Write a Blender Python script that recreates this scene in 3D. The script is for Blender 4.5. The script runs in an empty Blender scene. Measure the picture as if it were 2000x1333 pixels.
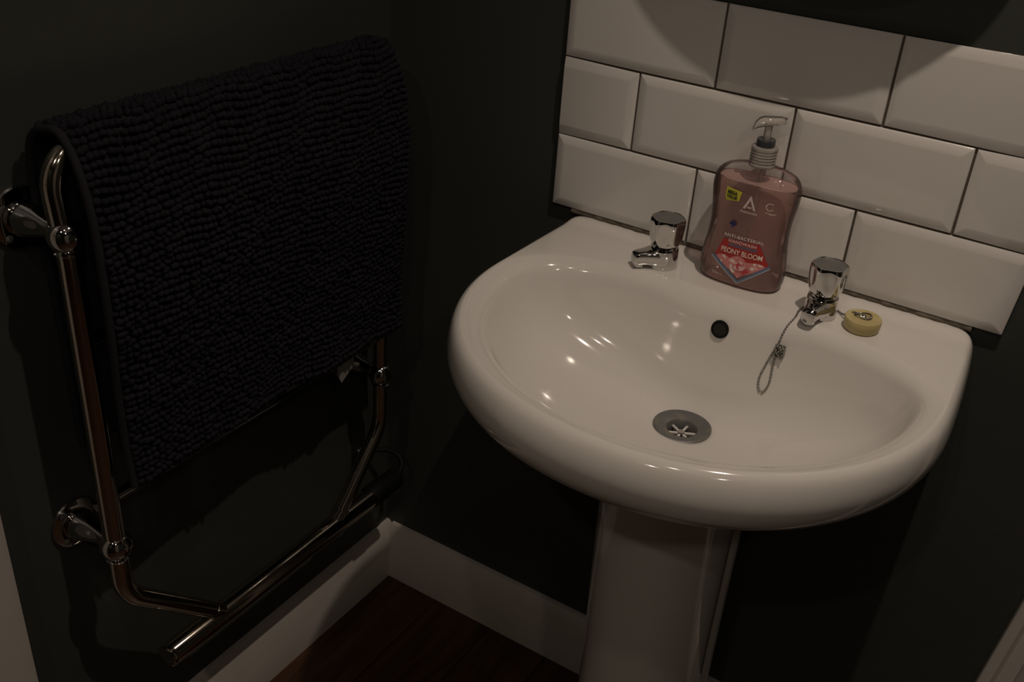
import bpy, bmesh, math, random
import numpy as np
from mathutils import Vector, Matrix
random.seed(7); rng = np.random.default_rng(7)
PI = math.pi
C = bpy.context.scene.collection
sc = bpy.context.scene

# ------------------------------------------------------------------ camera, world, lights, exposure
cam = bpy.data.objects.new('camera', bpy.data.cameras.new('camera')); C.objects.link(cam)
cam.data.sensor_width = 36; cam.data.lens = 36.51; cam.data.clip_start = 0.02
Rr = [[0.84177414, 0.53596347, 0.06449386], [0.31371259, -0.38845215, -0.8664233], [-0.43931845, 0.74956527, -0.49512747]]
m = Matrix([[Rr[0][i], -Rr[1][i], -Rr[2][i]] for i in range(3)]).to_4x4()
m.translation = (0.94158653, -1.19737453, 1.37692076)
cam.matrix_world = m
sc.camera = cam
w = bpy.data.worlds.new('world'); sc.world = w; w.use_nodes = True
w.node_tree.nodes['Background'].inputs[0].default_value = (0.9, 0.95, 1, 1)
w.node_tree.nodes['Background'].inputs[1].default_value = 0.0
sc.view_settings.view_transform = 'Standard'; sc.view_settings.look = 'None'
sc.view_settings.gamma = 1; sc.view_settings.use_curve_mapping = False
sc.view_settings.exposure = 0.0
WARM = (1.0, 0.83, 0.68)
def spot(name, loc, energy, size=0.03, angle=150, blend=.6, target=None, col=WARM):
    l = bpy.data.lights.new(name, 'SPOT'); l.energy = energy; l.color = col
    l.shadow_soft_size = size; l.spot_size = math.radians(angle); l.spot_blend = blend
    o = bpy.data.objects.new(name, l); C.objects.link(o); o.location = loc
    if target:
        o.rotation_euler = (Vector(target) - Vector(loc)).to_track_quat('-Z', 'Y').to_euler()
    return o
spot('ceiling_spot_lamp', (0.96, -0.46, 2.34), 34.0, size=.014, angle=100, blend=1.0)
spot('ceiling_spot_lamp', (0.86, -1.25, 2.34), 3.5)
spot('ceiling_spot_lamp', (0.76, -1.98, 2.34), 7.0)
spot('hall_ceiling_lamp', (1.62, -1.62, 2.2), 5.0, size=.05, target=(.6, 0, .9))

# ------------------------------------------------------------------ helpers
def tag(o, label=None, cat=None, group=None, kind=None):
    if label: o['label'] = label
    if cat: o['category'] = cat
    if group: o['group'] = group
    if kind: o['kind'] = kind
    return o
def empty(name, loc=(0, 0, 0), label=None, cat=None, group=None):
    o = bpy.data.objects.new(name, None); C.objects.link(o); o.location = loc; o.empty_display_size = .05
    return tag(o, label, cat, group)
def link(name, me, mats, parent=None, smooth=False, auto=None):
    if not isinstance(mats, (list, tuple)): mats = [mats]
    for k in mats: me.materials.append(k)
    o = bpy.data.objects.new(name, me); C.objects.link(o)
    if smooth or auto:
        me.polygons.foreach_set('use_smooth', [True] * len(me.polygons))
    if auto:
        bm = bmesh.new(); bm.from_mesh(me)
        for e in bm.edges:
            if len(e.link_faces) == 2 and e.calc_face_angle(0) > math.radians(auto): e.smooth = False
        bm.to_mesh(me); bm.free()
    if parent:
        o.parent = parent
        o.matrix_parent_inverse = Matrix.Identity(4)
        L = Vector((0, 0, 0)); p = parent
        while p: L += Vector(p.location); p = p.parent
        me.transform(Matrix.Translation(-L))          # meshes are written in world space
    return o
def mesh(name, vs, fs):
    me = bpy.data.meshes.new(name); me.from_pydata([tuple(v) for v in vs], [], fs); me.update(); return me
def bm_mesh(name, bm):
    bmesh.ops.recalc_face_normals(bm, faces=bm.faces)
    me = bpy.data.meshes.new(name); bm.to_mesh(me); bm.free(); return me
def box(bm, x0, x1, y0, y1, z0, z1, bev=0, seg=2):
    r = bmesh.ops.create_cube(bm, size=1)
    bmesh.ops.transform(bm, matrix=Matrix.Translation(((x0+x1)/2, (y0+y1)/2, (z0+z1)/2)) @ Matrix.Diagonal((x1-x0, y1-y0, z1-z0, 1)), verts=r['verts'])
    if bev:
        es = list({e for v in r['verts'] for e in v.link_edges})
        bmesh.ops.bevel(bm, geom=es, offset=bev, segments=seg, profile=.5, affect='EDGES')
def boxo(name, b, mt, parent=None, bev=0, auto=None):
    bm = bmesh.new(); box(bm, *b, bev=bev); return link(name, bm_mesh(name, bm), mt, parent, auto=auto)
def prof_extrude(name, prof, axis_from, axis_to, mapf, mt, parent=None, auto=None):
    """closed 2-D profile swept between two parameters; mapf(u, v, t) -> xyz"""
    n = len(prof); vs = [mapf(u, v, axis_from) for u, v in prof] + [mapf(u, v, axis_to) for u, v in prof]
    fs = [(i, (i+1) % n, n+(i+1) % n, n+i) for i in range(n)] + [tuple(range(n))[::-1], tuple(range(n, 2*n))]
    bm = bmesh.new(); bm.from_mesh(mesh('t', vs, fs)); return link(name, bm_mesh(name, bm), mt, parent, auto=auto)
def lathe_mesh(name, prof, seg=40, rad=None, mat=None):
    """prof: (r, z); r = 0 ends close; rad(phi, r, z) optional modulation; mat: 4x4 placement"""
    vs = []; fs = []; rings = []
    for r, z in prof:
        if r <= 1e-7: rings.append([len(vs)]); vs.append(Vector((0, 0, z)))
        else:
            ring = []
            for k in range(seg):
                a = 2*PI*k/seg; q = rad(a, r, z) if rad else r
                ring.append(len(vs)); vs.append(Vector((q*math.cos(a), q*math.sin(a), z)))
            rings.append(ring)
    for A, B in zip(rings, rings[1:]):
        if len(A) == 1 and len(B) == 1: continue
        for k in range(seg):
            k2 = (k+1) % seg
            if len(A) == 1: fs.append((A[0], B[k], B[k2]))
            elif len(B) == 1: fs.append((A[k], B[0], A[k2]))
            else: fs.append((A[k], B[k], B[k2], A[k2]))
    if mat is not None: vs = [mat @ v for v in vs]
    bm = bmesh.new(); bm.from_mesh(mesh('t', vs, fs))
    return bm_mesh(name, bm)
def lathe(name, prof, mt, parent=None, seg=40, rad=None, mat=None, auto=35):
    return link(name, lathe_mesh(name, prof, seg, rad, mat), mt, parent, auto=auto)
def catmull(pts, sub=8, closed=False):
    P = [np.array(p, float) for p in pts]; out = []
    n = len(P)
    for i in range(n if closed else n-1):
        if closed: a, b, c, d = P[i-1], P[i], P[(i+1) % n], P[(i+2) % n]
        else: a, b, c, d = P[max(i-1, 0)], P[i], P[i+1], P[min(i+2, n-1)]
        for k in range(sub):
            t = k/sub; out.append(.5*((2*b)+(-a+c)*t+(2*a-5*b+4*c-d)*t*t+(-a+3*b-3*c+d)*t**3))
    if not closed: out.append(P[-1])
    return out
def tube_into(vs, fs, pts, r, seg=16, caps=True):
    pts = [Vector(p) for p in pts]; n = len(pts)
    rr = r if isinstance(r, (list, tuple)) else [r]*n
    t0 = (pts[1]-pts[0]).normalized(); up = Vector((0, 0, 1)) if abs(t0.z) < .9 else Vector((1, 0, 0))
    nx = t0.cross(up).normalized(); base = len(vs)
    for i, p in enumerate(pts):
        t = (pts[min(i+1, n-1)]-pts[max(i-1, 0)]).normalized()
        nx = (nx - t*nx.dot(t)).normalized(); ny = t.cross(nx)
        for k in range(seg):
            a = 2*PI*k/seg; vs.append(p+rr[i]*(nx*math.cos(a)+ny*math.sin(a)))
    for i in range(n-1):
        for k in range(seg):
            k2 = (k+1) % seg; fs.append((base+i*seg+k, base+i*seg+k2, base+(i+1)*seg+k2, base+(i+1)*seg+k))
    if caps:
        fs.append(tuple(base+k for k in range(seg))[::-1]); fs.append(tuple(base+(n-1)*seg+k for k in range(seg)))
def tube(name, pts, r, mt, parent=None, seg=16, auto=50):
    vs = []; fs = []; tube_into(vs, fs, pts, r, seg)
    return link(name, mesh(name, vs, fs), mt, parent, auto=auto)

# ------------------------------------------------------------------ materials
def mat(name, base, rough=.5, metal=0., spec=.5, coat=0., bump=None, var=None, **kw):
    mt = bpy.data.materials.new(name); mt.use_nodes = True; nt = mt.node_tree; b = nt.nodes['Principled BSDF']
    b.inputs['Base Color'].default_value = (*base, 1); b.inputs['Roughness'].default_value = rough
    b.inputs['Metallic'].default_value = metal; b.inputs['Specular IOR Level'].default_value = spec
    b.inputs['Coat Weight'].default_value = coat; b.inputs['Coat Roughness'].default_value = .04
    for k, v in kw.items(): b.inputs[k].default_value = v
    tc = nt.nodes.new('ShaderNodeTexCoord')
    if bump:
        sc_, st, dist = bump
        n = nt.nodes.new('ShaderNodeTexNoise'); n.inputs['Scale'].default_value = sc_; n.inputs['Detail'].default_value = 4
        nt.links.new(tc.outputs['Object'], n.inputs['Vector'])
        bp = nt.nodes.new('ShaderNodeBump'); bp.inputs['Strength'].default_value = st; bp.inputs['Distance'].default_value = dist
        nt.links.new(n.outputs['Fac'], bp.inputs['Height']); nt.links.new(bp.outputs['Normal'], b.inputs['Normal'])
    if var:
        scale, c2, lo, hi = var
        n = nt.nodes.new('ShaderNodeTexNoise'); n.inputs['Scale'].default_value = scale; n.inputs['Detail'].default_value = 5
        nt.links.new(tc.outputs['Object'], n.inputs['Vector'])
        cr = nt.nodes.new('ShaderNodeValToRGB'); cr.color_ramp.elements[0].position = lo; cr.color_ramp.elements[1].position = hi
        cr.color_ramp.elements[0].color = (*base, 1); cr.color_ramp.elements[1].color = (*c2, 1)
        nt.links.new(n.outputs['Fac'], cr.inputs['Fac']); nt.links.new(cr.outputs['Color'], b.inputs['Base Color'])
    return mt
M = {}
M['paint'] = mat('dark_green_grey_wall_paint', (.050, .055, .050), .42, spec=.35, bump=(90, .12, .002), var=(3, (.055, .059, .054), .4, .7))
M['ceiling'] = mat('white_ceiling_paint', (.7, .69, .66), .8)
M['white_wood'] = mat('white_gloss_woodwork', (.60, .56, .52), .3, bump=(25, .08, .002), var=(6, (.54, .50, .45), .45, .75))
M['tile'] = mat('white_glazed_tile', (.74, .72, .69), .12, coat=.3, bump=(14, .10, .002))
M['grout'] = mat('brown_grey_grout', (.11, .085, .065), .9, bump=(300, .4, .001))
M['ceramic'] = mat('white_vitreous_china', (.70, .675, .64), .10, coat=.5, bump=(9, .03, .002))
M['chrome'] = mat('chrome', (.62, .61, .60), .06, metal=1)
M['rail'] = mat('polished_nickel_tube', (.58, .53, .46), .11, metal=1, bump=(60, .04, .001))
M['dull'] = mat('dull_worn_waste_metal', (.15, .15, .155), .45, metal=.3, var=(60, (.21, .20, .15), .45, .7))
M['olive'] = mat('limescale_on_brass', (.16, .15, .07), .5, metal=.4, var=(80, (.25, .23, .12), .4, .7))
M['black'] = mat('black_plastic', (.006, .006, .006), .6, spec=.2)
M['hole'] = mat('unlit_drain_interior', (.01, .01, .008), .8)  # near-black colour stands in for the shade inside overflow and waste
M['mat_cloth'] = mat('charcoal_mat_backing', (.020, .020, .023), .9, spec=.15)
M['pile'] = mat('charcoal_chenille', (.0125, .0125, .0155), .9, spec=.08, var=(35, (.018, .018, .022), .35, .7))
M['silicone'] = mat('dirty_grey_sealant', (.13, .11, .08), .6, bump=(120, .5, .002), var=(45, (.22, .19, .14), .55, .72))
M['plug'] = mat('yellowed_rubber', (.55, .46, .22), .45, var=(40, (.46, .37, .15), .4, .7))
M['tagw'] = mat('shade_greyed_care_label', (.35, .34, .32), .7)  # white label, its base colour greyed for the shade below the mat
M['steel'] = mat('bead_chain_metal', (.35, .34, .32), .25, metal=1)
M['grey_ring'] = mat('smoky_grey_plastic', (.045, .05, .055), .3)
M['yellow'] = mat('yellow_sticker', (.62, .60, .05), .5)
M['ink_black'] = mat('black_print', (.02, .02, .015), .5)
M['ink_white'] = mat('pale_print', (.72, .60, .58), .5)
M['ink_cream'] = mat('cream_print', (.80, .72, .62), .5)
M['ink_navy'] = mat('navy_print', (.01, .015, .11), .5)
M['ink_red'] = mat('red_print', (.42, .025, .02), .45)
M['ink_slate'] = mat('slate_print', (.13, .17, .26), .5)
M['ink_slate_light'] = mat('pale_slate_edge', (.40, .43, .52), .5)
def thin_plastic(name, tint, alpha, body):
    mt = bpy.data.materials.new(name); mt.use_nodes = True; nt = mt.node_tree; nt.nodes.clear()
    out = nt.nodes.new('ShaderNodeOutputMaterial'); tr = nt.nodes.new('ShaderNodeBsdfTransparent'); tr.inputs[0].default_value = (*tint, 1)
    df = nt.nodes.new('ShaderNodeBsdfDiffuse'); df.inputs[0].default_value = (*body, 1)
    m1 = nt.nodes.new('ShaderNodeMixShader'); m1.inputs[0].default_value = alpha
    gl = nt.nodes.new('ShaderNodeBsdfGlossy'); gl.inputs['Roughness'].default_value = .06
    fr = nt.nodes.new('ShaderNodeFresnel'); fr.inputs[0].default_value = 1.34
    m2 = nt.nodes.new('ShaderNodeMixShader')
    nt.links.new(tr.outputs[0], m1.inputs[1]); nt.links.new(df.outputs[0], m1.inputs[2])
    nt.links.new(fr.outputs[0], m2.inputs[0]); nt.links.new(m1.outputs[0], m2.inputs[1]); nt.links.new(gl.outputs[0], m2.inputs[2])
    nt.links.new(m2.outputs[0], out.inputs[0]); return mt
M['clear'] = thin_plastic('clear_bottle_plastic', (.97, .96, .95), .04, (.6, .55, .52))
M['frost'] = thin_plastic('frosted_pump_plastic', (.95, .94, .92), .45, (.60, .57, .53))
M['soap'] = thin_plastic('pink_liquid_soap', (.97, .80, .77), .42, (.84, .55, .53))

# peony print: pink petals over red
def peony_mat():
    mt = bpy.data.materials.new('peony_print'); mt.use_nodes = True; nt = mt.node_tree; b = nt.nodes['Principled BSDF']
    tc = nt.nodes.new('ShaderNodeTexCoord'); mp = nt.nodes.new('ShaderNodeMapping')
    v = nt.nodes.new('ShaderNodeTexVoronoi'); v.inputs['Scale'].default_value = 160; v.feature = 'F1'
    n = nt.nodes.new('ShaderNodeTexNoise'); n.inputs['Scale'].default_value = 90; n.inputs['Detail'].default_value = 3
    ad = nt.nodes.new('ShaderNodeMath'); ad.operation = 'ADD'
    cr = nt.nodes.new('ShaderNodeValToRGB'); e = cr.color_ramp.elements
    e[0].position = .85; e[0].color = (.80, .66, .60, 1); e[1].position = 1.3; e[1].color = (.62, .22, .21, 1)
    nt.links.new(tc.outputs['Object'], mp.inputs[0]); nt.links.new(mp.outputs[0], v.inputs['Vector']); nt.links.new(mp.outputs[0], n.inputs['Vector'])
    nt.links.new(v.outputs['Distance'], ad.inputs[0]); nt.links.new(n.outputs['Fac'], ad.inputs[1])
    nt.links.new(ad.outputs[0], cr.inputs['Fac']); nt.links.new(cr.outputs['Color'], b.inputs['Base Color']); b.inputs['Roughness'].default_value = .5
    return mt
M['peony'] = peony_mat()
M['petal_pink'] = mat('pink_petal_print', (.62, .20, .21), .5); M['petal_pale'] = mat('pale_petal_print', (.78, .50, .47), .5); M['petal_red'] = mat('deep_pink_petal_print', (.52, .05, .06), .5)
def wood_mat(name, c1, c2):
    mt = bpy.data.materials.new(name); mt.use_nodes = True; nt = mt.node_tree; b = nt.nodes['Principled BSDF']
    tc = nt.nodes.new('ShaderNodeTexCoord'); mp = nt.nodes.new('ShaderNodeMapping'); mp.inputs['Scale'].default_value = (14, 1.6, 14)
    oi = nt.nodes.new('ShaderNodeObjectInfo'); va = nt.nodes.new('ShaderNodeVectorMath'); va.operation = 'ADD'
    cb = nt.nodes.new('ShaderNodeCombineXYZ'); ml = nt.nodes.new('ShaderNodeMath'); ml.operation = 'MULTIPLY'; ml.inputs[1].default_value = 37
    nt.links.new(oi.outputs['Random'], ml.inputs[0]); nt.links.new(ml.outputs[0], cb.inputs[0]); nt.links.new(ml.outputs[0], cb.inputs[1])
    nt.links.new(tc.outputs['Object'], va.inputs[0]); nt.links.new(cb.outputs[0], va.inputs[1]); nt.links.new(va.outputs[0], mp.inputs[0])
    n = nt.nodes.new('ShaderNodeTexNoise'); n.inputs['Scale'].default_value = 3; n.inputs['Detail'].default_value = 8; n.inputs['Distortion'].default_value = .8
    nt.links.new(mp.outputs[0], n.inputs['Vector'])
    cr = nt.nodes.new('ShaderNodeValToRGB'); cr.color_ramp.elements[0].position = .35; cr.color_ramp.elements[1].position = .75
    cr.color_ramp.elements[0].color = (*c1, 1); cr.color_ramp.elements[1].color = (*c2, 1)
    nt.links.new(n.outputs['Fac'], cr.inputs['Fac']); nt.links.new(cr.outputs['Color'], b.inputs['Base Color'])
    b.inputs['Roughness'].default_value = .4; b.inputs['Specular IOR Level'].default_value = .3; return mt
M['floor'] = wood_mat('dark_red_brown_floorboard', (.036, .016, .009), (.090, .042, .020))
M['subfloor'] = mat('dark_floor_base', (.01, .007, .005), .8)

# ------------------------------------------------------------------ room shell
XR, YF, ZC = 2.0, -2.7, 2.4
S = lambda name, b, mt, **k: tag(boxo(name, b, mt, **k), kind='structure')
wall_left = S('wall_left', (-.1, 0, YF, .1, -.05, ZC), M['paint'])
wall_back = S('wall_back', (0, XR+.1, 0, .1, -.05, ZC), M['paint'])
wall_right = S('wall_right', (XR, XR+.1, YF, 0, -.05, ZC), M['paint'])
wall_front = S('wall_front', (0, XR, YF-.1, YF, -.05, ZC), M['paint'])
ceiling = S('ceiling', (0, XR, YF, 0, ZC, ZC+.05), M['ceiling'])
floor = S('floor', (0, XR, YF, 0, -.05, -.012), M['subfloor'])
# floorboards run away from the camera, parallel to the left wall
PW = .118; i = 0; x = .012
while x < XR-.01:
    x1 = min(x+PW-.0015, XR-.001); y = -.005 - (i*0.43) % 1.1 + .0
    ends = [-.001]; yy = -.38 - (i*.47) % .8
    while yy > YF: ends.append(yy); yy -= 1.2
    ends.append(YF)
    for a, b in zip(ends, ends[1:]):
        boxo('plank', (x if i else .001, x1, b+.0008, a-.0008, -.012, 0.0), M['floor'], floor, bev=.0012)
    x += PW; i += 1

# skirting boards with a sloping moulded top
SK = [(0, 0), (.018, 0), (.018, .098), (.015, .103), (.0145, .108), (.007, .118), (0, .1195)]
tag(prof_extrude('baseboard_left', SK, 0, -.714, lambda u, v, t: (u, t, v), M['white_wood'], auto=40), kind='structure')
tag(prof_extrude('baseboard_back', [(u, v) for u, v in SK], .0145, XR, lambda u, v, t: (t, -u, v+.0), M['white_wood'], auto=40), kind='structure')
# white door frame on the left wall, nearest the camera
AR = [(0, 0), (.020, 0), (.022, .006), (.022, .045), (.018, .052), (.018, .066), (.012, .072), (0, .072)]
tag(prof_extrude('trim_1', AR, 0, 2.06, lambda u, v, t: (u, -.714-v, t), M['white_wood'], auto=40), kind='structure')
tag(prof_extrude('trim_2', AR, 0, 2.06, lambda u, v, t: (u, -1.56-(.072-v), t), M['white_wood'], auto=40), kind='structure')
tag(prof_extrude('trim_3', AR, -1.632, -.714, lambda u, v, t: (u, t, 2.06+v), M['white_wood'], auto=40), kind='structure')
tag(prof_extrude('trim_4', AR, 0, 2.06, lambda u, v, t: (XR-u, -1.38-v, t), M['white_wood'], auto=40), kind='structure')
tag(prof_extrude('trim_5', AR, 0, 2.06, lambda u, v, t: (XR-u, -2.30-(.072-v), t), M['white_wood'], auto=40), kind='structure')
tag(prof_extrude('trim_6', AR, -2.372, -1.38, lambda u, v, t: (XR-u, t, 2.06+v), M['white_wood'], auto=40), kind='structure')
door2 = S('door_2', (XR-.012, XR-.0005, -2.30, -1.452, .004, 2.06), M['white_wood'])
for z0, z1 in ((.14, .85), (1.0, 1.9)):
    for y0, y1 in ((-2.20, -1.94), (-1.81, -1.55)):
        boxo('door_panel', (XR-.017, XR-.012, y0, y1, z0, z1), M['white_wood'], door2, bev=.004, auto=40)
door = S('door_1', (0.0005, .012, -1.56, -.786, .004, 2.06), M['white_wood'])
for z0, z1 in ((.14, .85), (1.0, 1.9)):
    for y0, y1 in ((-1.46, -1.22), (-1.12, -.88)):
        boxo('door_panel', (.012, .017, y0, y1, z0, z1), M['white_wood'], door, bev=.004, auto=40)
lathe('door_handle', [(0, 0), (.026, 0), (.026, .004), (.010, .008), (.009, .035), (.022, .045), (.024, .058), (.012, .066), (0, .067)], M['chrome'], door,
      mat=Matrix.Translation((.012, -.83, .98)) @ Matrix.Rotation(PI/2, 4, 'Y'))

# ------------------------------------------------------------------ tiled splashback (bevelled brick tiles, brown-grey grout)
X0, Z0, PH, G = .2927, .8318, .1025, .003
XE = lambda z: .8892 + .0754*(z-Z0)                # right edge, cut slightly out of plumb
prof = lambda: None
vs = [(X0+.001, 0, Z0+.001), (XE(Z0)-.001, 0, Z0+.001), (XE(Z0+3*PH)-.001, 0, Z0+3*PH-.003), (X0+.001, 0, Z0+3*PH-.003)]
vs = vs+[(a, -.0048, c) for a, b, c in vs]
link('grout', mesh('grout', vs, [(0, 1, 2, 3), (7, 6, 5, 4), (0, 4, 5, 1), (1, 5, 6, 2), (2, 6, 7, 3), (3, 7, 4, 0)]), M['grout'], wall_back)
def tile(xa0, xa1, xb0, xb1, z0, z1, bl=True, br=True, jit=0):
    """xa* at the bottom, xb* at the top; bevel on the sides flagged"""
    bw, yt, ye = .0115, -.0100, -.0078
    yt += jit
    outer = [(xa0, z0), (xa1, z0), (xb1, z1), (xb0, z1)]
    il = bw if bl else .0006; ir = bw if br else .0006
    inner = [(xa0+il, z0+bw), (xa1-ir, z0+bw), (xb1-ir, z1-bw), (xb0+il, z1-bw)]
    vs = [(a, -.0005, b) for a, b in outer]+[(a, ye, b) for a, b in outer]+[(a, yt, b) for a, b in inner]
    fs = [(3, 2, 1, 0)]
    for k in range(4):
        l = (k+1) % 4; fs += [(k, l, 4+l, 4+k), (4+k, 4+l, 8+l, 8+k)]
    fs.append((8, 9, 10, 11))
    bm = bmesh.new(); bm.from_mesh(mesh('t', vs, fs)); bmesh.ops.recalc_face_normals(bm, faces=bm.faces)
    es = [e for e in bm.edges if min(v.co.y for v in e.verts) < -.006 and max(v.co.y for v in e.verts) < -.006]
    bmesh.ops.bevel(bm, geom=es, offset=.0012, segments=2, profile=.5, affect='EDGES')
    me = bpy.data.meshes.new('tile'); bm.to_mesh(me); bm.free()
    link('tile', me, M['tile'], wall_back, auto=60)
P = .2029
rows = {0: [.2023, .2023+P], 1: [.1081, .1081+P, .1081+2*P], 2: [.208, .208+P]}
for r, js in rows.items():
    za = Z0+r*PH; zb = za+PH-G
    cuts = [0]+js+[None]
    for k in range(len(cuts)-1):
        l = X0+cuts[k]+(G/2 if k else 0)
        if cuts[k+1] is None: ra, rb = XE(za), XE(zb); br = False
        else: ra = rb = X0+cuts[k+1]-G/2; br = True
        tile(l, ra, l, rb, za, zb, bl=(k > 0 or r != 1), br=br or r == 0, jit=random.uniform(-.0004, .0004))

# ------------------------------------------------------------------ wash basin
CX = .600
NPH = 192
def outline(W, yb, yf, nb, nf, yc):
    out = []
    for k in range(NPH):
        a = 2*PI*k/NPH; c, s = math.cos(a), math.sin(a)
        D = (yb-yc) if s > 0 else (yc-yf); n = nb if s > 0 else nf
        r = 1/((abs(c)/W)**n+(abs(s)/D)**n)**(1/n)
        out.append(np.array([CX+r*c, yc+r*s]))
    return out
# (W, yback, yfront, n_back, n_front, ycentre, z)
OUT = [(.088, -.035, -.262, 3, 2.1, -.17, .655),
       (.125, -.030, -.300, 3, 2.1, -.17, .668),
       (.185, -.018, -.375, 5, 2.1, -.18, .700),
       (.235, -.008, -.430, 8, 2.1, -.19, .730),
       (.262, -.003, -.456, 12, 2.1, -.20, .748),
       (.2715, -.0015, -.467, 15, 2.05, -.20, .7575),
       (.2770, -.001, -.473, 30, 2.06, -.20, .766),
       (.2815, -.0005, -.4775, 32, 2.06, -.20, .778),
       (.2825, -.0005, -.478, 32, 2.06, -.20, .790),
       (.2812, -.0005, -.4755, 32, 2.06, -.20, .802),
       (.2790, -.0010, -.4710, 30, 2.06, -.20, .8120),
       (.2755, -.0025, -.4665, 30, 2.06, -.20, .8178),
       (.2710, -.0045, -.4610, 30, 2.06, -.20, .8203)]
INN = [(.2645, -.093, -.4535, 2.7, 2.06, -.20, .8186),
       (.2580, -.099, -.4460, 2.7, 2.05, -.20, .8163),
       (.2510, -.105, -.4380, 2.7, 2.04, -.20, .8128),
       (.2462, -.109, -.4320, 2.7, 2.03, -.20, .8078),
       (.2425, -.112, -.4265, 2.7, 2.02, -.20, .8000),
       (.2375, -.1155, -.4185, 2.7, 2.02, -.20, .7870),
       (.2290, -.1190, -.4060, 2.7, 2.02, -.20, .7700),
       (.2160, -.1235, -.3880, 2.65, 2.02, -.20, .7510),
       (.1930, -.1295, -.3600, 2.6, 2.02, -.20, .7330),
       (.1580, -.1370, -.3250, 2.5, 2.0, -.20, .7155),
       (.1150, -.1470, -.2830, 2.3, 2.0, -.20, .7020),
       (.0700, -.160, -.2450, 2.1, 2.0, -.20, .6930),
       (.0400, -.165, -.2300, 2.0, 2.0, -.199, .6885),
       (.0320, -.168, -.2300, 2.0, 2.0, -.199, .6860)]
def ss(a, b, x):
    t = min(1, max(0, (x-a)/(b-a))); return t*t*(3-2*t)
rings = []
def taper(q):
    t = min(1, max(0, (q[1]+.2)/.2)); d = q[0]-CX
    return np.array([CX+d*(1-(.055*t**1.5 if d > 0 else .012*t)), q[1]])
for p in OUT: rings.append([np.array([*taper(q), p[6]]) for q in outline(*p[:6])])
A = rings[-1]; B = [np.array([*q, INN[0][6]]) for q in outline(*INN[0][:6])]
for j in range(1, 14):
    t = j/14; rings.append([np.array([*(a*(1-t)+b*t)[:2], a[2]+(b[2]-a[2])*t**2]) for a, b in zip(A, B)])
for p in INN: rings.append([np.array([*q, p[6]]) for q in outline(*p[:6])])
nI = len(OUT)+13
for ri, rg in enumerate(rings):
    for v in rg:
        if ri >= len(OUT)-4:
            v[2] += .0055*ss(-.030, -.008, v[1])*ss(.790, .80, v[2]) * (1 if ri < nI else 0)     # low upstand along the wall
        if ri >= nI and v[1] > -.21:
            d = v[0]-CX                                                                          # flat nose under the overflow
            amp = .006*(1-ss(.795, .817, v[2]))*ss(.69, .715, v[2])
            v[1] -= amp*(math.exp(-(d/.078)**4))
# smooth across rings
vs = []; fs = []
for rg in rings: vs += [tuple(v) for v in rg]
for i in range(len(rings)-1):
    for k in range(NPH):
        k2 = (k+1) % NPH; fs.append((i*NPH+k, i*NPH+k2, (i+1)*NPH+k2, (i+1)*NPH+k))
fs.append(tuple(range(NPH))[::-1])
basin = empty('wash_basin', (CX, -.2, .655), 'white china wash basin with two chrome taps against the tiled splashback', 'sink')
bo = link('bowl', mesh('bowl', vs, fs), M['ceramic'], basin, smooth=True)
sd = bo.modifiers.new('s', 'SUBSURF'); sd.levels = 1; sd.render_levels = 1
# overflow
def frame_at(p, n):
    n = Vector(n).normalized(); return Matrix.Translation(p) @ n.to_track_quat('Z', 'Y').to_matrix().to_4x4()
OV = frame_at((.5993, -.1217, .7872), (0, -.959, .284))
ov = lathe('overflow_insert', [(.0085, .0), (.0105, .0), (.0112, .0012), (.0105, .0024), (.0092, .0024), (.0085, .001), (.0082, -.010), (0, -.010)], M['black'], basin, seg=28, mat=OV)
lathe('overflow_shade_disc', [(0, -.004), (.0086, -.0035), (.0086, .0006), (0, .0007)], M['hole'], ov, seg=24, mat=OV)  # solid dark disc, painted as the shaded opening
# waste outlet
WX, WY, WZ = .600, -.199, .6868
wm = Matrix.Translation((WX, WY, WZ))
waste = lathe('waste_outlet', [(.031, -.012), (.031, .0), (.0345, .0006), (.0350, .0020), (.0335, .0028), (.0300, .0022), (.0240, .0006), (.0190, -.0010), (.0176, -.0030), (.0172, -.030), (.0205, -.030)], M['dull'], basin, seg=48, mat=wm)
lathe('waste_throat', [(.0184, -.0035), (.0182, -.011), (.0182, -.0295)], M['olive'], waste, seg=32, mat=wm)
lathe('waste_bottom', [(0, -.029), (.0186, -.029)], M['hole'], waste, seg=24, mat=wm)
bm = bmesh.new()
for a in (.5, .5+PI/3, .5+2*PI/3):
    b2 = bmesh.new(); box(b2, -.0183, .0183, -.0016, .0016, -.0105, -.0075, bev=.0006)
    b2.transform(wm @ Matrix.Rotation(a, 4, 'Z')); me = bpy.data.meshes.new('t'); b2.to_mesh(me); b2.free(); bm.from_mesh(me)
me = bpy.data.meshes.new('c'); bm.to_mesh(me); bm.free()
link('waste_grid', me, M['ceramic'], waste, auto=40)
lathe('grid_hub', [(0, -.0115), (.0045, -.0115), (.0050, -.009), (.0042, -.0062), (0, -.0058)], M['chrome'], waste, seg=20, mat=wm)
# sealant bead between basin and tiles
vs = []; fs = []; N = 90
for i in range(N+1):
    x = .323+(.857-.323)*i/N; wob = .0008*math.sin(i*1.9)+.0006*math.sin(i*.77+1)
    for (yy, zz) in ((-.0005, .832), (-.0060, .8318), (-.0074-wob, .8290), (-.0080-wob, .8262), (-.0050, .8235), (-.0005, .8235)): vs.append((x, yy, zz))
for i in range(N):
    for k in range(6):
        k2 = (k+1) % 6; fs.append((i*6+k, i*6+k2, (i+1)*6+k2, (i+1)*6+k))
link('sealant_bead', mesh('s', vs, fs), M['silicone'], basin, smooth=True)

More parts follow.
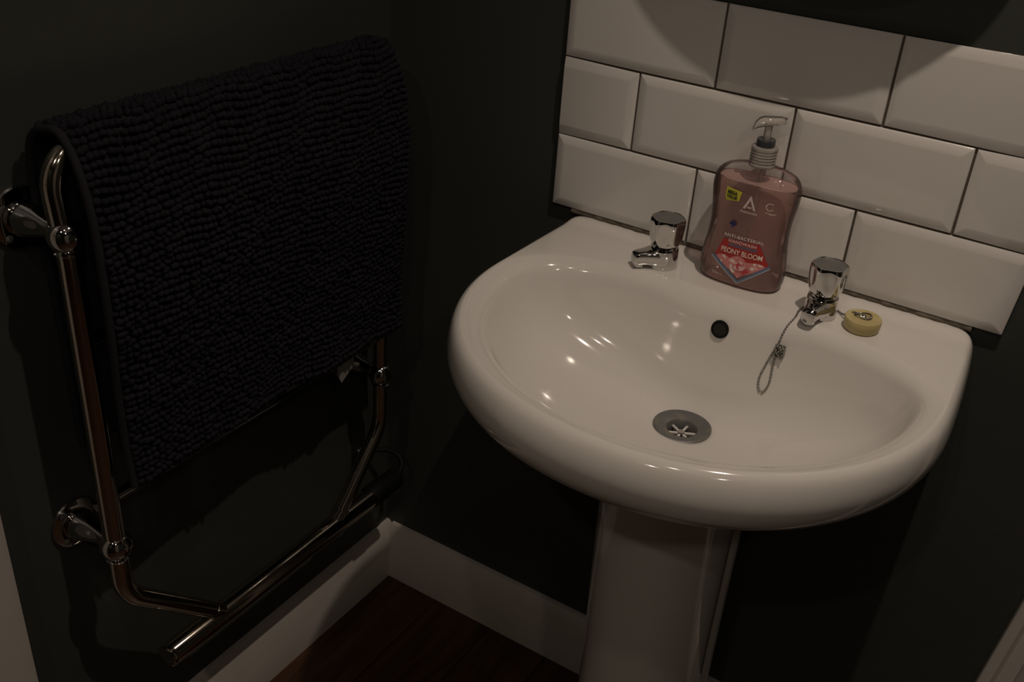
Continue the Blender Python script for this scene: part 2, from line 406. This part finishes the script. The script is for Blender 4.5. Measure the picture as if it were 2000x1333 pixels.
# ------------------------------------------------------------------ pedestal
ped_section = []
half = [(0, -.278), (.030, -.274), (.056, -.258), (.076, -.228), (.0855, -.190), (.083, -.160), (.072, -.115), (.060, -.075), (.053, -.052), (.0525, -.042), (.0590, -.036), (.0610, -.028), (.0590, -.020), (.050, -.018)]
cr = catmull([(-a, b) for a, b in half[::-1]][:-1]+half, 4)
vs = []; fs = []; n = len(cr)
levels = [(0, 1.06, .10), (.02, 1.05, .10), (.05, .99, 0), (.12, .965, 0), (.30, .965, 0), (.45, .985, 0), (.58, 1.0, 0), (.63, 1.015, 0), (.6545, 1.03, 0)]
for z, s, o in levels:
    for p in cr:
        vs.append((.594+p[0]*s, min(-.003, -.018+(p[1]+.018)*s), z))
for i in range(len(levels)-1):
    for k in range(n):
        k2 = (k+1) % n; fs.append((i*n+k, i*n+k2, (i+1)*n+k2, (i+1)*n+k))
fs.append(tuple(range(n))[::-1]); fs.append(tuple(range((len(levels)-1)*n, len(levels)*n)))
ped = link('basin_pedestal', mesh('p', vs, fs), M['ceramic'], auto=50)
tag(ped, 'white china pedestal standing on the floor under the basin', 'pedestal')

# ------------------------------------------------------------------ taps
DECK = .8192
def tap(x, y, ang, label):
    t = empty('pillar_tap', (x, y, DECK), label, 'tap', 'chrome basin taps')
    T = Matrix.Translation((x, y, DECK))
    R_ = T @ Matrix.Rotation(ang, 4, 'Z')
    body = lathe('tap_body', [(0, 0), (.0185, 0), (.0192, .002), (.0190, .010), (.0186, .018), (.0182, .0240), (.0172, .0272), (.0145, .0285), (.0138, .0290), (.0138, .0315), (0, .032)], M['chrome'], t, mat=T)
    # spout: rounded box section lofted forward (local -Y) with a short down-turned outlet
    secs = [(.000, .0165, .0140, .0125), (-.010, .0158, .0138, .0120), (-.020, .0125, .0136, .0108), (-.028, .0098, .0134, .0098), (-.035, .0090, .0128, .0094), (-.0395, .0082, .0122, .0086), (-.0410, .0060, .0118, .0062)]
    vs = []; fs = []; K = 24
    for (yy, hw, zc, hh) in secs:
        for k in range(K):
            a = 2*PI*k/K; c, s = math.cos(a), math.sin(a); nn = 3.2
            r = 1/((abs(c)/hw)**nn+(abs(s)/hh)**nn)**(1/nn)
            vs.append(R_ @ Vector((r*c, yy, zc+r*s)))
    for i in range(len(secs)-1):
        for k in range(K):
            k2 = (k+1) % K; fs.append((i*K+k, i*K+k2, (i+1)*K+k2, (i+1)*K+k))
    fs.append(tuple(range(K))[::-1]); fs.append(tuple(range((len(secs)-1)*K, len(secs)*K)))
    sp = link('spout', mesh('spout', vs, fs), M['chrome'], t, auto=50)
    lathe('spout_outlet', [(0, -.0005), (.0068, -.0005), (.0070, .002), (.0070, .008), (0, .008)], M['chrome'], sp, seg=24, mat=R_ @ Matrix.Translation((0, -.0320, .0020)))
    def rad(a, r, z):
        u = (z-.030)/.037
        f = .5+.5*math.cos(6*a)
        return r*(1-.120*(1-f)**1.0*math.sin(PI*min(1, max(0, 1.12-u)))**.8) if 0 < u < 1 else r
    kn = lathe('tap_handle', [(0, .0310), (.0155, .0310), (.0182, .0320), (.0194, .0346), (.0204, .0386), (.0212, .0440), (.0216, .0490), (.0222, .0540), (.0223, .0600), (.0219, .0640), (.0210, .0656), (.0202, .0658), (.0196, .0648), (0, .0648)], M['chrome'], t, seg=96, rad=rad, mat=T @ Matrix.Rotation(.3, 4, 'Z'), auto=28)
    lathe('handle_cap', [(.0192, .0648), (.0190, .0653), (0, .0656)], M['dull'], kn, seg=40, mat=T)
    return t
tap(.4915, -.0680, -.75, 'chrome basin tap left of the pink soap bottle')
tap(.6975, -.0690, -.08, 'chrome basin tap right of the soap bottle, beside the yellow plug')

# ------------------------------------------------------------------ soap bottle
BX, BY, BZ = .5870, -.0435, .8200
bottle = empty('soap_bottle', (BX, BY, BZ), 'clear pump bottle of pink hand soap standing between the taps', 'soap bottle')
# (half width, half depth, z)
BP = [(.0425, .0180, 0), (.0490, .0240, .0015), (.0515, .0262, .006), (.0532, .0270, .015), (.0526, .0270, .030), (.0508, .0262, .045), (.0492, .0256, .058), (.0485, .0252, .070), (.0487, .0253, .082), (.0500, .0258, .095), (.0518, .0264, .108), (.0528, .0266, .118), (.0525, .0262, .127), (.0500, .0250, .136), (.0445, .0228, .1425), (.0350, .0195, .1465), (.0240, .0165, .1490), (.0160, .0145, .1510), (.0142, .0140, .1540)]
LEAN = 0
def bsec(hw, hd, z, K=72, n=2.7):
    out = []
    for k in range(K):
        a = 2*PI*k/K; c, s = math.cos(a), math.sin(a)
        nn = n if hw > .02 else 2.0+(n-2)*max(0, (hw-.0142)/.006)
        r = 1/((abs(c)/hw)**nn+(abs(s)/hd)**nn)**(1/nn); out.append((BX+r*c, BY+r*s, BZ+z))
    return out
def bottle_shell(name, P_, mt, parent, top=True):
    P2 = catmull(P_, 3); vs = []; fs = []; K = 72
    for hw, hd, z in P2: vs += bsec(hw, hd, z)
    for i in range(len(P2)-1):
        for k in range(K):
            k2 = (k+1) % K; fs.append((i*K+k, i*K+k2, (i+1)*K+k2, (i+1)*K+k))
    fs.append(tuple(range(K))[::-1])
    if top: fs.append(tuple(range((len(P2)-1)*K, len(P2)*K)))
    return link(name, mesh(name, vs, fs), mt, parent, auto=60)
bottle_shell('bottle_body', BP, M['clear'], bottle, top=False)
liq = [(a-.0012, b-.0012, z+(.0012 if z < .001 else 0)) for a, b, z in BP if z <= .127]+[(.0500, .0248, .1312)]
bottle_shell('liquid_soap', liq, M['soap'], bottle)
def yfront(x, z):
    z = z-BZ; P2 = BP
    for (a, b) in zip(P2, P2[1:]):
        if a[2] <= z <= b[2]:
            t = (z-a[2])/(b[2]-a[2]); hw = a[0]*(1-t)+b[0]*t; hd = a[1]*(1-t)+b[1]*t; break
    else: hw, hd = .05, .026
    u = min(.999, abs(x-BX)/hw); return BY-hd*(1-u**2.7)**(1/2.7)
def decal(name, poly, mt, lift=.0006, parent=bottle, cell=.0025):
    """polygon (x, z) in world coordinates laid on the bottle's front"""
    bm = bmesh.new(); f = bm.faces.new([bm.verts.new((x, 0, z)) for x, z in poly])
    xs = [p[0] for p in poly]; zs = [p[1] for p in poly]
    x = min(xs)+cell
    while x < max(xs):
        bmesh.ops.bisect_plane(bm, geom=bm.verts[:]+bm.edges[:]+bm.faces[:], plane_co=(x, 0, 0), plane_no=(1, 0, 0)); x += cell
    z = min(zs)+cell*2
    while z < max(zs):
        bmesh.ops.bisect_plane(bm, geom=bm.verts[:]+bm.edges[:]+bm.faces[:], plane_co=(0, 0, z), plane_no=(0, 0, 1)); z += cell*2
    for v in bm.verts: v.co.y = yfront(v.co.x, v.co.z)-lift
    me = bpy.data.meshes.new(name); bm.to_mesh(me); bm.free()
    return link(name, me, mt, parent)
def text(name, s, cx, cz, width, height, mt, lift=.0015, rot=0., parent=bottle, bold=.0, spacing=1.0):
    cu = bpy.data.curves.new('t', 'FONT'); cu.body = s; cu.align_x = 'CENTER'; cu.align_y = 'CENTER'; cu.size = 1; cu.offset = bold; cu.space_character = spacing
    to = bpy.data.objects.new('t', cu); C.objects.link(to)
    bpy.context.view_layer.update()
    me = bpy.data.meshes.new_from_object(to.evaluated_get(bpy.context.evaluated_depsgraph_get()))
    bpy.data.objects.remove(to); bpy.data.curves.remove(cu)
    xs = [v.co.x for v in me.vertices]; ys = [v.co.y for v in me.vertices]
    w_, h_ = max(xs)-min(xs), max(ys)-min(ys); mx, my = (max(xs)+min(xs))/2, (max(ys)+min(ys))/2
    for v in me.vertices:
        a = (v.co.x-mx)/w_*width; b = (v.co.y-my)/h_*height
        x_ = cx+a*math.cos(rot)-b*math.sin(rot); z_ = cz+a*math.sin(rot)+b*math.cos(rot)
        v.co = (x_, yfront(x_, z_)-lift, z_)
    me.materials.clear()
    return link(name, me, mt, parent)
# red panel, peony, slate chevron
lab = decal('front_label', [(.5585, .8570), (.5660, .8790), (.6105, .8830), (.6260, .8570), (.5920, .8340)], M['ink_red'], .0006)
decal('peony_picture', [(.5600, .8545), (.5640, .8585), (.5720, .8590), (.5780, .8570), (.5830, .8605), (.5890, .8625), (.5950, .8610), (.5985, .8570), (.6040, .8575), (.6130, .8590), (.6200, .8575), (.6235, .8550), (.5920, .8345)], M['peony'], .0008, lab)
for k in range(9):
    a = 2*PI*k/9; R1 = .0068+.0012*math.sin(k*2.3); cxp, czp = .5912+.0048*math.cos(a), .8505+.0040*math.sin(a)
    decal('peony_petal', [(cxp+.0034*math.cos(2*PI*j/10)*(1+.15*math.sin(j*1.7+k)), czp+.0030*math.sin(2*PI*j/10)) for j in range(10)], M['petal_pink'] if k % 2 else M['petal_pale'], .0010+.00008*k, lab)
for k, (cxp, czp, rr) in enumerate(((.5912, .8508, .0034), (.5930, .8500, .0016), (.6010, .8460, .0036), (.5985, .8435, .0026))):
    decal('peony_petal', [(cxp+rr*math.cos(2*PI*j/10)*(1+.2*math.sin(j*2.1+k)), czp+rr*.8*math.sin(2*PI*j/10)) for j in range(10)], M['petal_red' if k != 1 else 'petal_pale'], .0019+.0001*k, lab)
decal('slate_border', [(.5545, .8545), (.5585, .8565), (.5930, .8315), (.5925, .8270)], M['ink_slate'], .0009, lab)
decal('slate_border', [(.5930, .8315), (.6265, .8590), (.6275, .8545), (.5925, .8270)], M['ink_slate'], .0009, lab)
decal('border_edge', [(.5535, .8538), (.5545, .8548), (.5928, .8280), (.5925, .8264)], M['ink_slate_light'], .0011, lab)
decal('border_edge', [(.5928, .8280), (.6275, .8556), (.6279, .8541), (.5925, .8264)], M['ink_slate_light'], .0011, lab)
text('label_text', 'ANTI-BACTERIAL', .5905, .8855, .050, .0042, M['ink_white'], parent=lab, bold=.02, spacing=1.15)
text('label_text', 'HANDWASH', .5905, .8790, .035, .0042, M['ink_white'], parent=lab, bold=.02, spacing=1.15)
decal('label_rule', [(.5735, .8756), (.5735, .8742), (.6095, .8742), (.6095, .8756)], M['ink_slate'], .0009, lab)
decal('label_rule', [(.5735, .8732), (.5735, .8722), (.6095, .8722), (.6095, .8732)], M['ink_slate'], .0009, lab)
text('label_text', 'PEONY BLOOM', .5915, .8665, .052, .0066, M['ink_cream'], parent=lab, bold=.015)
text('label_text', '500ml e', .5655, .8335, .0125, .0034, M['ink_white'], parent=lab)
text('label_text', '+', .5745, .9010, .0085, .0085, M['ink_navy'], bold=.09, parent=lab)
st = decal('price_sticker', [(.5590, .9445), (.5790, .9420), (.5765, .9300), (.5605, .9275), (.5585, .9330)], M['yellow'], .0009)
text('sticker_text', 'MEGA', .5676, .9386, .0128, .0046, M['ink_black'], .0016, -.06, st, bold=.05)
text('sticker_text', 'VALUE', .5674, .9331, .0135, .0042, M['ink_black'], .0016, -.06, st, bold=.05)
# pale triangular logo with a word beneath, and a small round mark on the right
lg = decal('triangle_logo', [(.5825, .9230), (.5855, .9230), (.5905, .9345), (.5955, .9230), (.5985, .9230), (.5910, .9400), (.5900, .9400)], M['ink_white'])
decal('logo_bar', [(.5880, .9245), (.5880, .9265), (.5930, .9265), (.5930, .9245)], M['ink_white'], parent=lg)
text('logo_word', 'Astonish', .5905, .9200, .021, .0038, M['ink_white'], parent=lg, bold=.01)
rg = []
for k in range(18): a = 2*PI*k/18+.8; rg.append((.6145+.0050*math.cos(a), .9320+.0050*math.sin(a)))
vs = [(x, yfront(x, z)-.0007, z) for x, z in rg]+[(x2, yfront(x2, z2)-.0007, z2) for x2, z2 in [(.6145+(x-.6145)*.78, .9320+(z-.9320)*.78) for x, z in rg]]
link('round_mark', mesh('r', vs, [(k, k+1, 19+k, 18+k) for k in range(14)]), M['ink_white'], lg)
text('mark_word', 'Vegan', .6165, .9240, .0125, .0036, M['ink_white'], parent=lg, bold=.01)
# collar, pump
bt = Matrix.Translation((BX, BY, BZ))
col = lathe('screw_collar', [(.0135, .1500), (.0150, .1500), (.0156, .1510)]+[q for i in range(5) for q in ((.0157, .1530+.0036*i), (.0149, .1540+.0036*i), (.0149, .1553+.0036*i))]+[(.0157, .1705), (.0155, .1728), (.0140, .1740), (.0085, .1742)], M['frost'], bottle, seg=40, mat=bt)
lathe('inner_neck', [(.0120, .1500), (.0120, .1700), (0, .1702)], M['frost'], bottle, seg=30, mat=bt)
lathe('locking_ring', [(.0095, .1735), (.0108, .1738), (.0110, .1750), (.0110, .1812), (.0104, .1824), (.0050, .1826)], M['grey_ring'], bottle, seg=32, mat=bt)
lathe('pump_stem', [(0, .175), (.0044, .176), (.0044, .198), (.0052, .1985), (.0052, .201), (0, .201)], M['frost'], bottle, seg=24, mat=bt)
hd = [(.0190, .0040, .2055, .0036), (.0120, .0066, .2050, .0052), (0, .0082, .2035, .0062), (-.007, .0078, .2030, .0064), (-.0125, .0064, .2010, .0062), (-.0165, .0050, .1975, .0052), (-.0185, .0040, .1935, .0036)]
vs = []; fs = []; K = 20; ha = .50
for (l, hw, zc, hh) in hd:
    for k in range(K):
        a = 2*PI*k/K; vs.append((BX+l*math.cos(ha)-hw*math.cos(a)*math.sin(ha), BY+l*math.sin(ha)+hw*math.cos(a)*math.cos(ha), BZ+zc+hh*math.sin(a)))
for i in range(len(hd)-1):
    for k in range(K):
        k2 = (k+1) % K; fs.append((i*K+k, i*K+k2, (i+1)*K+k2, (i+1)*K+k))
fs.append(tuple(range(K))[::-1]); fs.append(tuple(range((len(hd)-1)*K, len(hd)*K)))
link('pump_head', mesh('h', vs, fs), M['frost'], bottle, smooth=True)
tube('dip_tube', [(BX+.002, BY, BZ+.172), (BX+.001, BY, BZ+.09), (BX-.006, BY, BZ+.006)], .0022, M['frost'], bottle, seg=10)

# ------------------------------------------------------------------ plug and bead chain
PX, PY = .7485, -.0730
plug = empty('basin_plug', (PX, PY, DECK), 'yellowed rubber basin plug on a bead chain, lying by the right tap', 'plug')
lathe('plug_stopper', [(0, .0005), (.0185, .0005), (.0198, .0020), (.0203, .0060), (.0208, .0070), (.0212, .0130), (.0205, .0152), (.0190, .0158), (.0170, .0150), (0, .0146)], M['plug'], plug, seg=44, mat=Matrix.Translation((PX, PY, DECK)))
tube('plug_ring', [(PX-.001+.0075*math.cos(a)*1.25, PY+.001+.0060*math.sin(a), DECK+.0172+.0012*math.sin(a*2)) for a in np.linspace(0, 2*PI, 25)], .0011, M['steel'], plug, seg=8)
lathe('plug_eye', [(0, .0140), (.0032, .0142), (.0030, .0168), (.0016, .0182), (0, .0186)], M['steel'], plug, seg=16, mat=Matrix.Translation((PX, PY, DECK)))
CHAIN = [(.7405, -.0725, .8370), (.7340, -.0690, .8345), (.7270, -.0640, .8270), (.7200, -.0560, .8225), (.7080, -.0460, .8215), (.6930, -.0460, .8215), (.6810, -.0580, .8220), (.6760, -.0760, .8210)]
CHAIN2 = [(.6772, -.0943, .8190), (.6742, -.1069, .8131), (.6722, -.1145, .8040), (.6712, -.1188, .7940), (.6693, -.1213, .7862), (.6658, -.1245, .7744), (.6631, -.1278, .7622), (.6607, -.1317, .7491), (.6620, -.1352, .7392), (.6655, -.1372, .7335), (.6700, -.1370, .7337), (.6736, -.1332, .7445), (.6728, -.1289, .7572), (.6713, -.1253, .7705), (.6728, -.1232, .7785), (.6742, -.1215, .7860)]
def bead_chain(pts, step=.0036, r=.0016):
    P2 = catmull(pts, 12); vs = []; fs = []; acc = 0; last = P2[0]; out = [P2[0]]
    for p in P2[1:]:
        d = np.linalg.norm(p-last)
        while acc+d >= step:
            t = (step-acc)/d; last = last+(p-last)*t; out.append(last.copy()); d = np.linalg.norm(p-last); acc = 0
        acc += d; last = p
    for c in out:
        b = len(vs); 
        for z, rr in ((-1, 0), (-.6, .8), (.6, .8), (1, 0)):
            if rr == 0: vs.append(c+np.array([0, 0, z*r]))
            else:
                for k in range(7): a = 2*PI*k/7; vs.append(c+r*np.array([rr*math.cos(a), rr*math.sin(a), z]))
        for k in range(7):
            k2 = (k+1) % 7; fs += [(b, b+1+k2, b+1+k), (b+1+k, b+1+k2, b+8+k2, b+8+k), (b+8+k, b+8+k2, b+15)]
    return vs, fs
chain_pts = CHAIN+CHAIN2
vs, fs = bead_chain(chain_pts)
ch = link('bead_chain', mesh('c', vs, fs), M['steel'], plug, smooth=True); tag(ch, kind='stuff')
ce = Vector((.6752, -.1245, .7850))
vs, fs = [], []
knot = [ce+Vector((.0052*math.cos(t*2.3), .0028*math.sin(t*3.1), .0078*math.sin(t*1.7))) for t in np.linspace(0, 17, 60)]
v2, f2 = bead_chain([tuple(k) for k in knot], .0032, .0016)
tag(link('chain_bundle', mesh('k', v2, f2), M['steel'], plug, smooth=True), kind='stuff')

# ------------------------------------------------------------------ heated towel rail on the left wall
XT, YN, YFAR, ZL, ZH, ZP = .075, -.6161, -.1150, .5210, .9246, .2930
rail = empty('towel_radiator', (0, (YN+YFAR)/2, .29), 'chrome tubular heated towel rail fixed to the dark left wall', 'towel rail')
def bend(p0, p1, p2, r, n=10):
    p0, p1, p2 = map(Vector, (p0, p1, p2)); a = (p0-p1).normalized(); b = (p2-p1).normalized()
    half = a.angle(b)/2; d = r/math.tan(half); s = p1+a*d; e = p1+b*d; c = p1+(a+b).normalized()*(r/math.sin(half))
    out = []
    u = s-c; v = e-c; th = u.angle(v)
    for i in range(n+1):
        t = i/n; out.append(c+(u*math.sin((1-t)*th)+v*math.sin(t*th))/math.sin(th))
    return out
def side(y, d, ext, zb):
    top = bend((XT-.004, y, .93), (XT-.004, y-.005*d, 1.012), (XT-.004, y+d*.1, 1.012), .040)
    bot = bend((XT, y, .52), (XT, y, zb), (XT, y+d*ext, ZP+.004), .070, 14)
    return [(XT-.004, y+d*.12, 1.012)]+top[::-1]+[(XT, y, .90), (XT, y, .7), (XT, y, .55)]+bot+[(XT, y+d*(ext+.002), ZP+.002)]
tube('side_tube', side(YN, 1, .148, .444), .0125, M['rail'], rail, seg=20)
tube('side_tube', side(YFAR, -1, .114, .425), .0118, M['rail'], rail, seg=20)
tube('top_bar', [(XT-.004, YN+.119, 1.012), (XT-.004, YFAR-.119, 1.012)], .0118, M['rail'], rail, seg=20)
for z in (.589, .80):
    tube('cross_bar', [(XT, YN+.009, z), (XT, YFAR-.009, z)], .0075, M['chrome'], rail, seg=18)
ry = Matrix.Rotation(-PI/2, 4, 'X')     # lathe z axis -> +y
pipe = lathe('heating_pipe', [(0, 0), (.0145, 0), (.0163, .0015), (.0165, .006), (.0159, .0075), (.0165, .009), (.0165, .425), (0, .425)], M['rail'], rail, seg=32, mat=Matrix.Translation((XT, -.5680, ZP)) @ ry)
cap = lathe('element_cap', [(0, 0), (.0185, 0), (.0192, .002), (.0192, .030), (.0180, .034), (.0180, .066), (.0160, .072), (.0090, .0745), (0, .075)], M['black'], rail, seg=28, mat=Matrix.Translation((XT, -.1440, ZP)) @ ry)
tube('power_cable', [tuple(p) for p in catmull([(XT, -.070, ZP+.004), (XT-.002, -.055, ZP+.010), (XT-.014, -.046, ZP+.020), (.040, -.050, ZP+.027), (.018, -.066, ZP+.026), (.001, -.077, ZP+.022)], 6)], .0042, M['black'], rail, seg=10)
lathe('cable_outlet', [(.0035, .008), (.0075, .007), (.0085, .003), (.0090, .0005), (0, .0005)], M['chrome'], rail, seg=20, mat=Matrix.Translation((0, -.077, ZP+.022)) @ Matrix.Rotation(PI/2, 4, 'Y'))
for y, d in ((YN, .1325), (YFAR, -.0995)):
    tube('tube_collar', [(XT, y+d, ZP+.0180), (XT, y+d*.978, ZP+.0210)], .0136, M['rail'], rail, seg=20)
for y in (YN, YFAR):
    for z in (ZL, ZH):
        T = Matrix.Translation((0, y, z)) @ Matrix.Rotation(PI/2, 4, 'Y')     # lathe z -> +x
        bl = lathe('ball_joint', [(0, -.0195)]+[(.0195*math.sin(a), -.0195*math.cos(a)) for a in np.linspace(.12, PI-.12, 18)]+[(0, .0195)], M['chrome'], rail, seg=32, mat=Matrix.Translation((XT, y, z)), auto=60)
        lathe('ball_ring', [(.0128, -.0200), (.0140, -.0194), (.0146, -.0172), (.0128, -.0160)], M['chrome'], bl, seg=28, mat=Matrix.Translation((XT, y, z)))
        br = lathe('wall_bracket', [(0, .004), (.0185, .004), (.0200, .010), (.0185, .018), (.0150, .030), (.0118, .040), (.0098, .048), (.0092, .055), (.0092, .062), (0, .064)], M['chrome'], rail, seg=36, mat=T)
        lathe('bracket_flange', [(0, .0005), (.0325, .0005), (.0335, .0020), (.0325, .0050), (.0270, .0068), (.0200, .0075), (0, .0075)], M['chrome'], br, seg=44, mat=T)
        lathe('flange_screw', [(0, .0060), (.0042, .0062), (.0038, .0082), (.0018, .0090), (0, .0090)], M['dull'], br, seg=14, mat=T @ Matrix.Translation((0, 0, 0)) @ Matrix.Translation((.018, -.018, 0)))

# ------------------------------------------------------------------ chenille bath mat over the rail
PR = catmull([(.024, .640), (.020, .720), (.016, .820), (.0155, .920), (.0175, .975), (.025, 1.006), (.040, 1.021), (.056, 1.0255), (.072, 1.0270), (.086, 1.014), (.098, .988), (.106, .950), (.1085, .905), (.1075, .850), (.1040, .790), (.0985, .720), (.0975, .650), (.1010, .612)], 10)
PR = np.array(PR); seglen = np.r_[0, np.cumsum(np.linalg.norm(np.diff(PR, axis=0), axis=1))]; LEN = seglen[-1]
def prof_at(s):
    return np.array([np.interp(s, seglen, PR[:, 0]), np.interp(s, seglen, PR[:, 1])])
Y0, Y1 = -.600, -.104
def mat_pt(u, s, off=0.):
    """u 0..1 across (near to far), s along the cloth"""
    p = prof_at(s); q = prof_at(min(LEN, s+.004)); q0 = prof_at(max(0, s-.004)); t = q-q0; t /= np.linalg.norm(t); n = np.array([-t[1], t[0]])
    y = Y0+(Y1-Y0)*u
    f = max(0, (s-.46)/(LEN-.46))
    wv = .0035*math.sin(u*9+.6)*f+.002*math.sin(u*21)*f
    zb = -.006*math.sin(u*PI)*0
    y += .006*math.sin(s*9)*(1-u)*.6 + (.010*(s/LEN-.5))*(1-u)*.0
    wv += -.0 
    x = p[0]+n[0]*(off)+wv; z = p[1]+n[1]*off+zb
    return np.array([x, y, z])
bath = empty('bath_mat', (.07, -.35, 1.02), 'charcoal chenille bath mat draped over the towel rail', 'bath mat')
NU, NS = 40, 110
vs = []; fs = []
for side_ in (0, 1):
    for j in range(NS+1):
        for i in range(NU+1): vs.append(mat_pt(i/NU, LEN*j/NS, .0018 if side_ else -.0016))
W_ = NU+1; H_ = (NS+1)*W_
for j in range(NS):
    for i in range(NU):
        a = j*W_+i; fs.append((a, a+W_, a+W_+1, a+1)); fs.append((H_+a, H_+a+1, H_+a+W_+1, H_+a+W_))
for j in range(NS):
    for a in (j*W_, j*W_+NU):
        fs.append((a, H_+a, H_+a+W_, a+W_))
for i in range(NU):
    for a in (i, NS*W_+i): fs.append((a, a+1, H_+a+1, H_+a))
bm = bmesh.new(); bm.from_mesh(mesh('t', vs, fs)); link('backing', bm_mesh('backing', bm), M['mat_cloth'], bath, auto=60)
# stitched hem along both sides and both ends
tube('hem', [tuple(mat_pt(-.006, LEN*j/NS, .002)) for j in range(NS+1)], .0045, M['mat_cloth'], bath, seg=10)
tube('hem', [tuple(mat_pt(1.004, LEN*j/NS, .002)) for j in range(NS+1)], .0040, M['mat_cloth'], bath, seg=10)
tube('hem', [tuple(mat_pt(i/NU, LEN, .001)) for i in range(NU+1)], .0036, M['mat_cloth'], bath, seg=10)
tube('hem', [tuple(mat_pt(i/NU, 0, .001)) for i in range(NU+1)], .0036, M['mat_cloth'], bath, seg=10)
# pile: short fat chenille noodles in wavy rows
dirs = []
base = [(0, 0, 1)]
for zz, rr, k0 in ((.55, .83, 0), (-.35, .93, .5)):
    base += [(rr*math.cos(2*PI*(k+k0)/7), rr*math.sin(2*PI*(k+k0)/7), zz) for k in range(7)]
base = np.array(base)
bf = [(0, 1+k, 1+(k+1) % 7) for k in range(7)]
for k in range(7):
    bf += [(1+k, 8+k, 1+(k+1) % 7), (1+(k+1) % 7, 8+k, 8+(k+1) % 7)]
bf = np.array(bf)
V = []; F = []; cnt = 0
rowstep = .0082; nrow = int(LEN/rowstep)
for j in range(nrow):
    s0 = (j+.5)*rowstep; big = 1.0
    nu = int(.496/.0078)
    ph = random.random()
    for i in range(nu):
        u = (i+.5+.35*(ph-.5)+random.uniform(-.22, .22))/nu
        s = s0+.0022*math.sin(u*17+j*.21)+.0014*math.sin(u*41+j*.5)+random.uniform(-.0009, .0009)
        s = min(LEN-.002, max(.002, s)); u = min(.992, max(.006, u))
        c = mat_pt(u, s, .0052+random.uniform(-.0012, .0016)); t = mat_pt(u, min(LEN, s+.003))-mat_pt(u, max(0, s-.003)); t /= np.linalg.norm(t)
        nrm = np.cross(np.array([0, 1., 0]), t); nrm = nrm if nrm@(mat_pt(u, s, .01)-mat_pt(u, s)) > 0 else -nrm
        side_v = np.cross(t, nrm)
        a = random.uniform(-.5, .5); ca, sa = math.cos(a), math.sin(a)
        e1 = side_v*ca+t*sa; e2 = t*ca-side_v*sa
        sx = .0046*random.uniform(.85, 1.2); sy = .0044*random.uniform(.85, 1.25); sz = .0050*random.uniform(.8, 1.2)
        V.append(c+base[:, :1]*e1*sx+base[:, 1:2]*e2*sy+base[:, 2:]*nrm*sz); F.append(bf+cnt*15); cnt += 1
V = np.concatenate(V); F = np.concatenate(F)
me = bpy.data.meshes.new('pile'); me.vertices.add(len(V)); me.vertices.foreach_set('co', V.ravel())
me.loops.add(F.size); me.loops.foreach_set('vertex_index', F.ravel()); me.polygons.add(len(F))
me.polygons.foreach_set('loop_start', np.arange(0, F.size, 3)); me.polygons.foreach_set('loop_total', np.full(len(F), 3)); me.update(calc_edges=True); me.validate()
tag(link('chenille_pile', me, M['pile'], bath, smooth=True), kind='stuff')
# care label sewn under the far end of the front hem
a = [(.098, -.240, .6130), (.098, -.206, .6120), (.094, -.200, .5830), (.0925, -.226, .5640), (.094, -.236, .5820)]
vs = a+[(x-.0008, y, z) for x, y, z in a]; n = len(a)
link('care_label', mesh('cl', vs, [tuple(range(n)), tuple(range(n, 2*n))[::-1]]+[(k, n+k, n+(k+1) % n, (k+1) % n) for k in range(n)]), M['tagw'], bath)

# ------------------------------------------------------------------ round mirror above the splashback (its shadow falls on the tiles)
MX, MZ, MR = .618, 1.424, .212
T = Matrix.Translation((MX, 0, MZ)) @ Matrix.Rotation(PI/2, 4, 'X')
mir = empty('round_mirror', (MX, 0, MZ), 'round wall mirror above the tiled splashback, casting a curved shadow', 'mirror')
lathe('mirror_frame', [(0, .052), (MR-.02, .052), (MR-.004, .054), (MR, .058), (MR, .068), (MR-.003, .071), (MR-.016, .071), (MR-.018, .067), (0, .067)], M['black'], mir, seg=96, mat=T)
lathe('mirror_glass', [(0, .0675), (MR-.018, .0675), (MR-.018, .0690), (0, .0692)], M['chrome'], mir, seg=96, mat=T)
lathe('wall_mount', [(0, .0005), (.06, .0005), (.06, .053), (0, .053)], M['black'], mir, seg=32, mat=T)

# ------------------------------------------------------------------ white moulded board at the right, leaning against the back wall
BD = [(0, 0), (0, .015), (.004, .019), (.012, .020), (.018, .016), (.022, .020), (.034, .022), (.040, .017), (.070, .017), (.074, .012), (.074, 0)]
tl = .0967    # sideways lean
def bdm(u, v, t): return (.9635+u*1.0+t*tl, -v-.0008, .001+t-u*tl)
bd = prof_extrude('moulded_board', BD, 0, .95, bdm, M['white_wood'], auto=40)
tag(bd, 'white painted moulded wooden board standing against the back wall right of the basin', 'board')
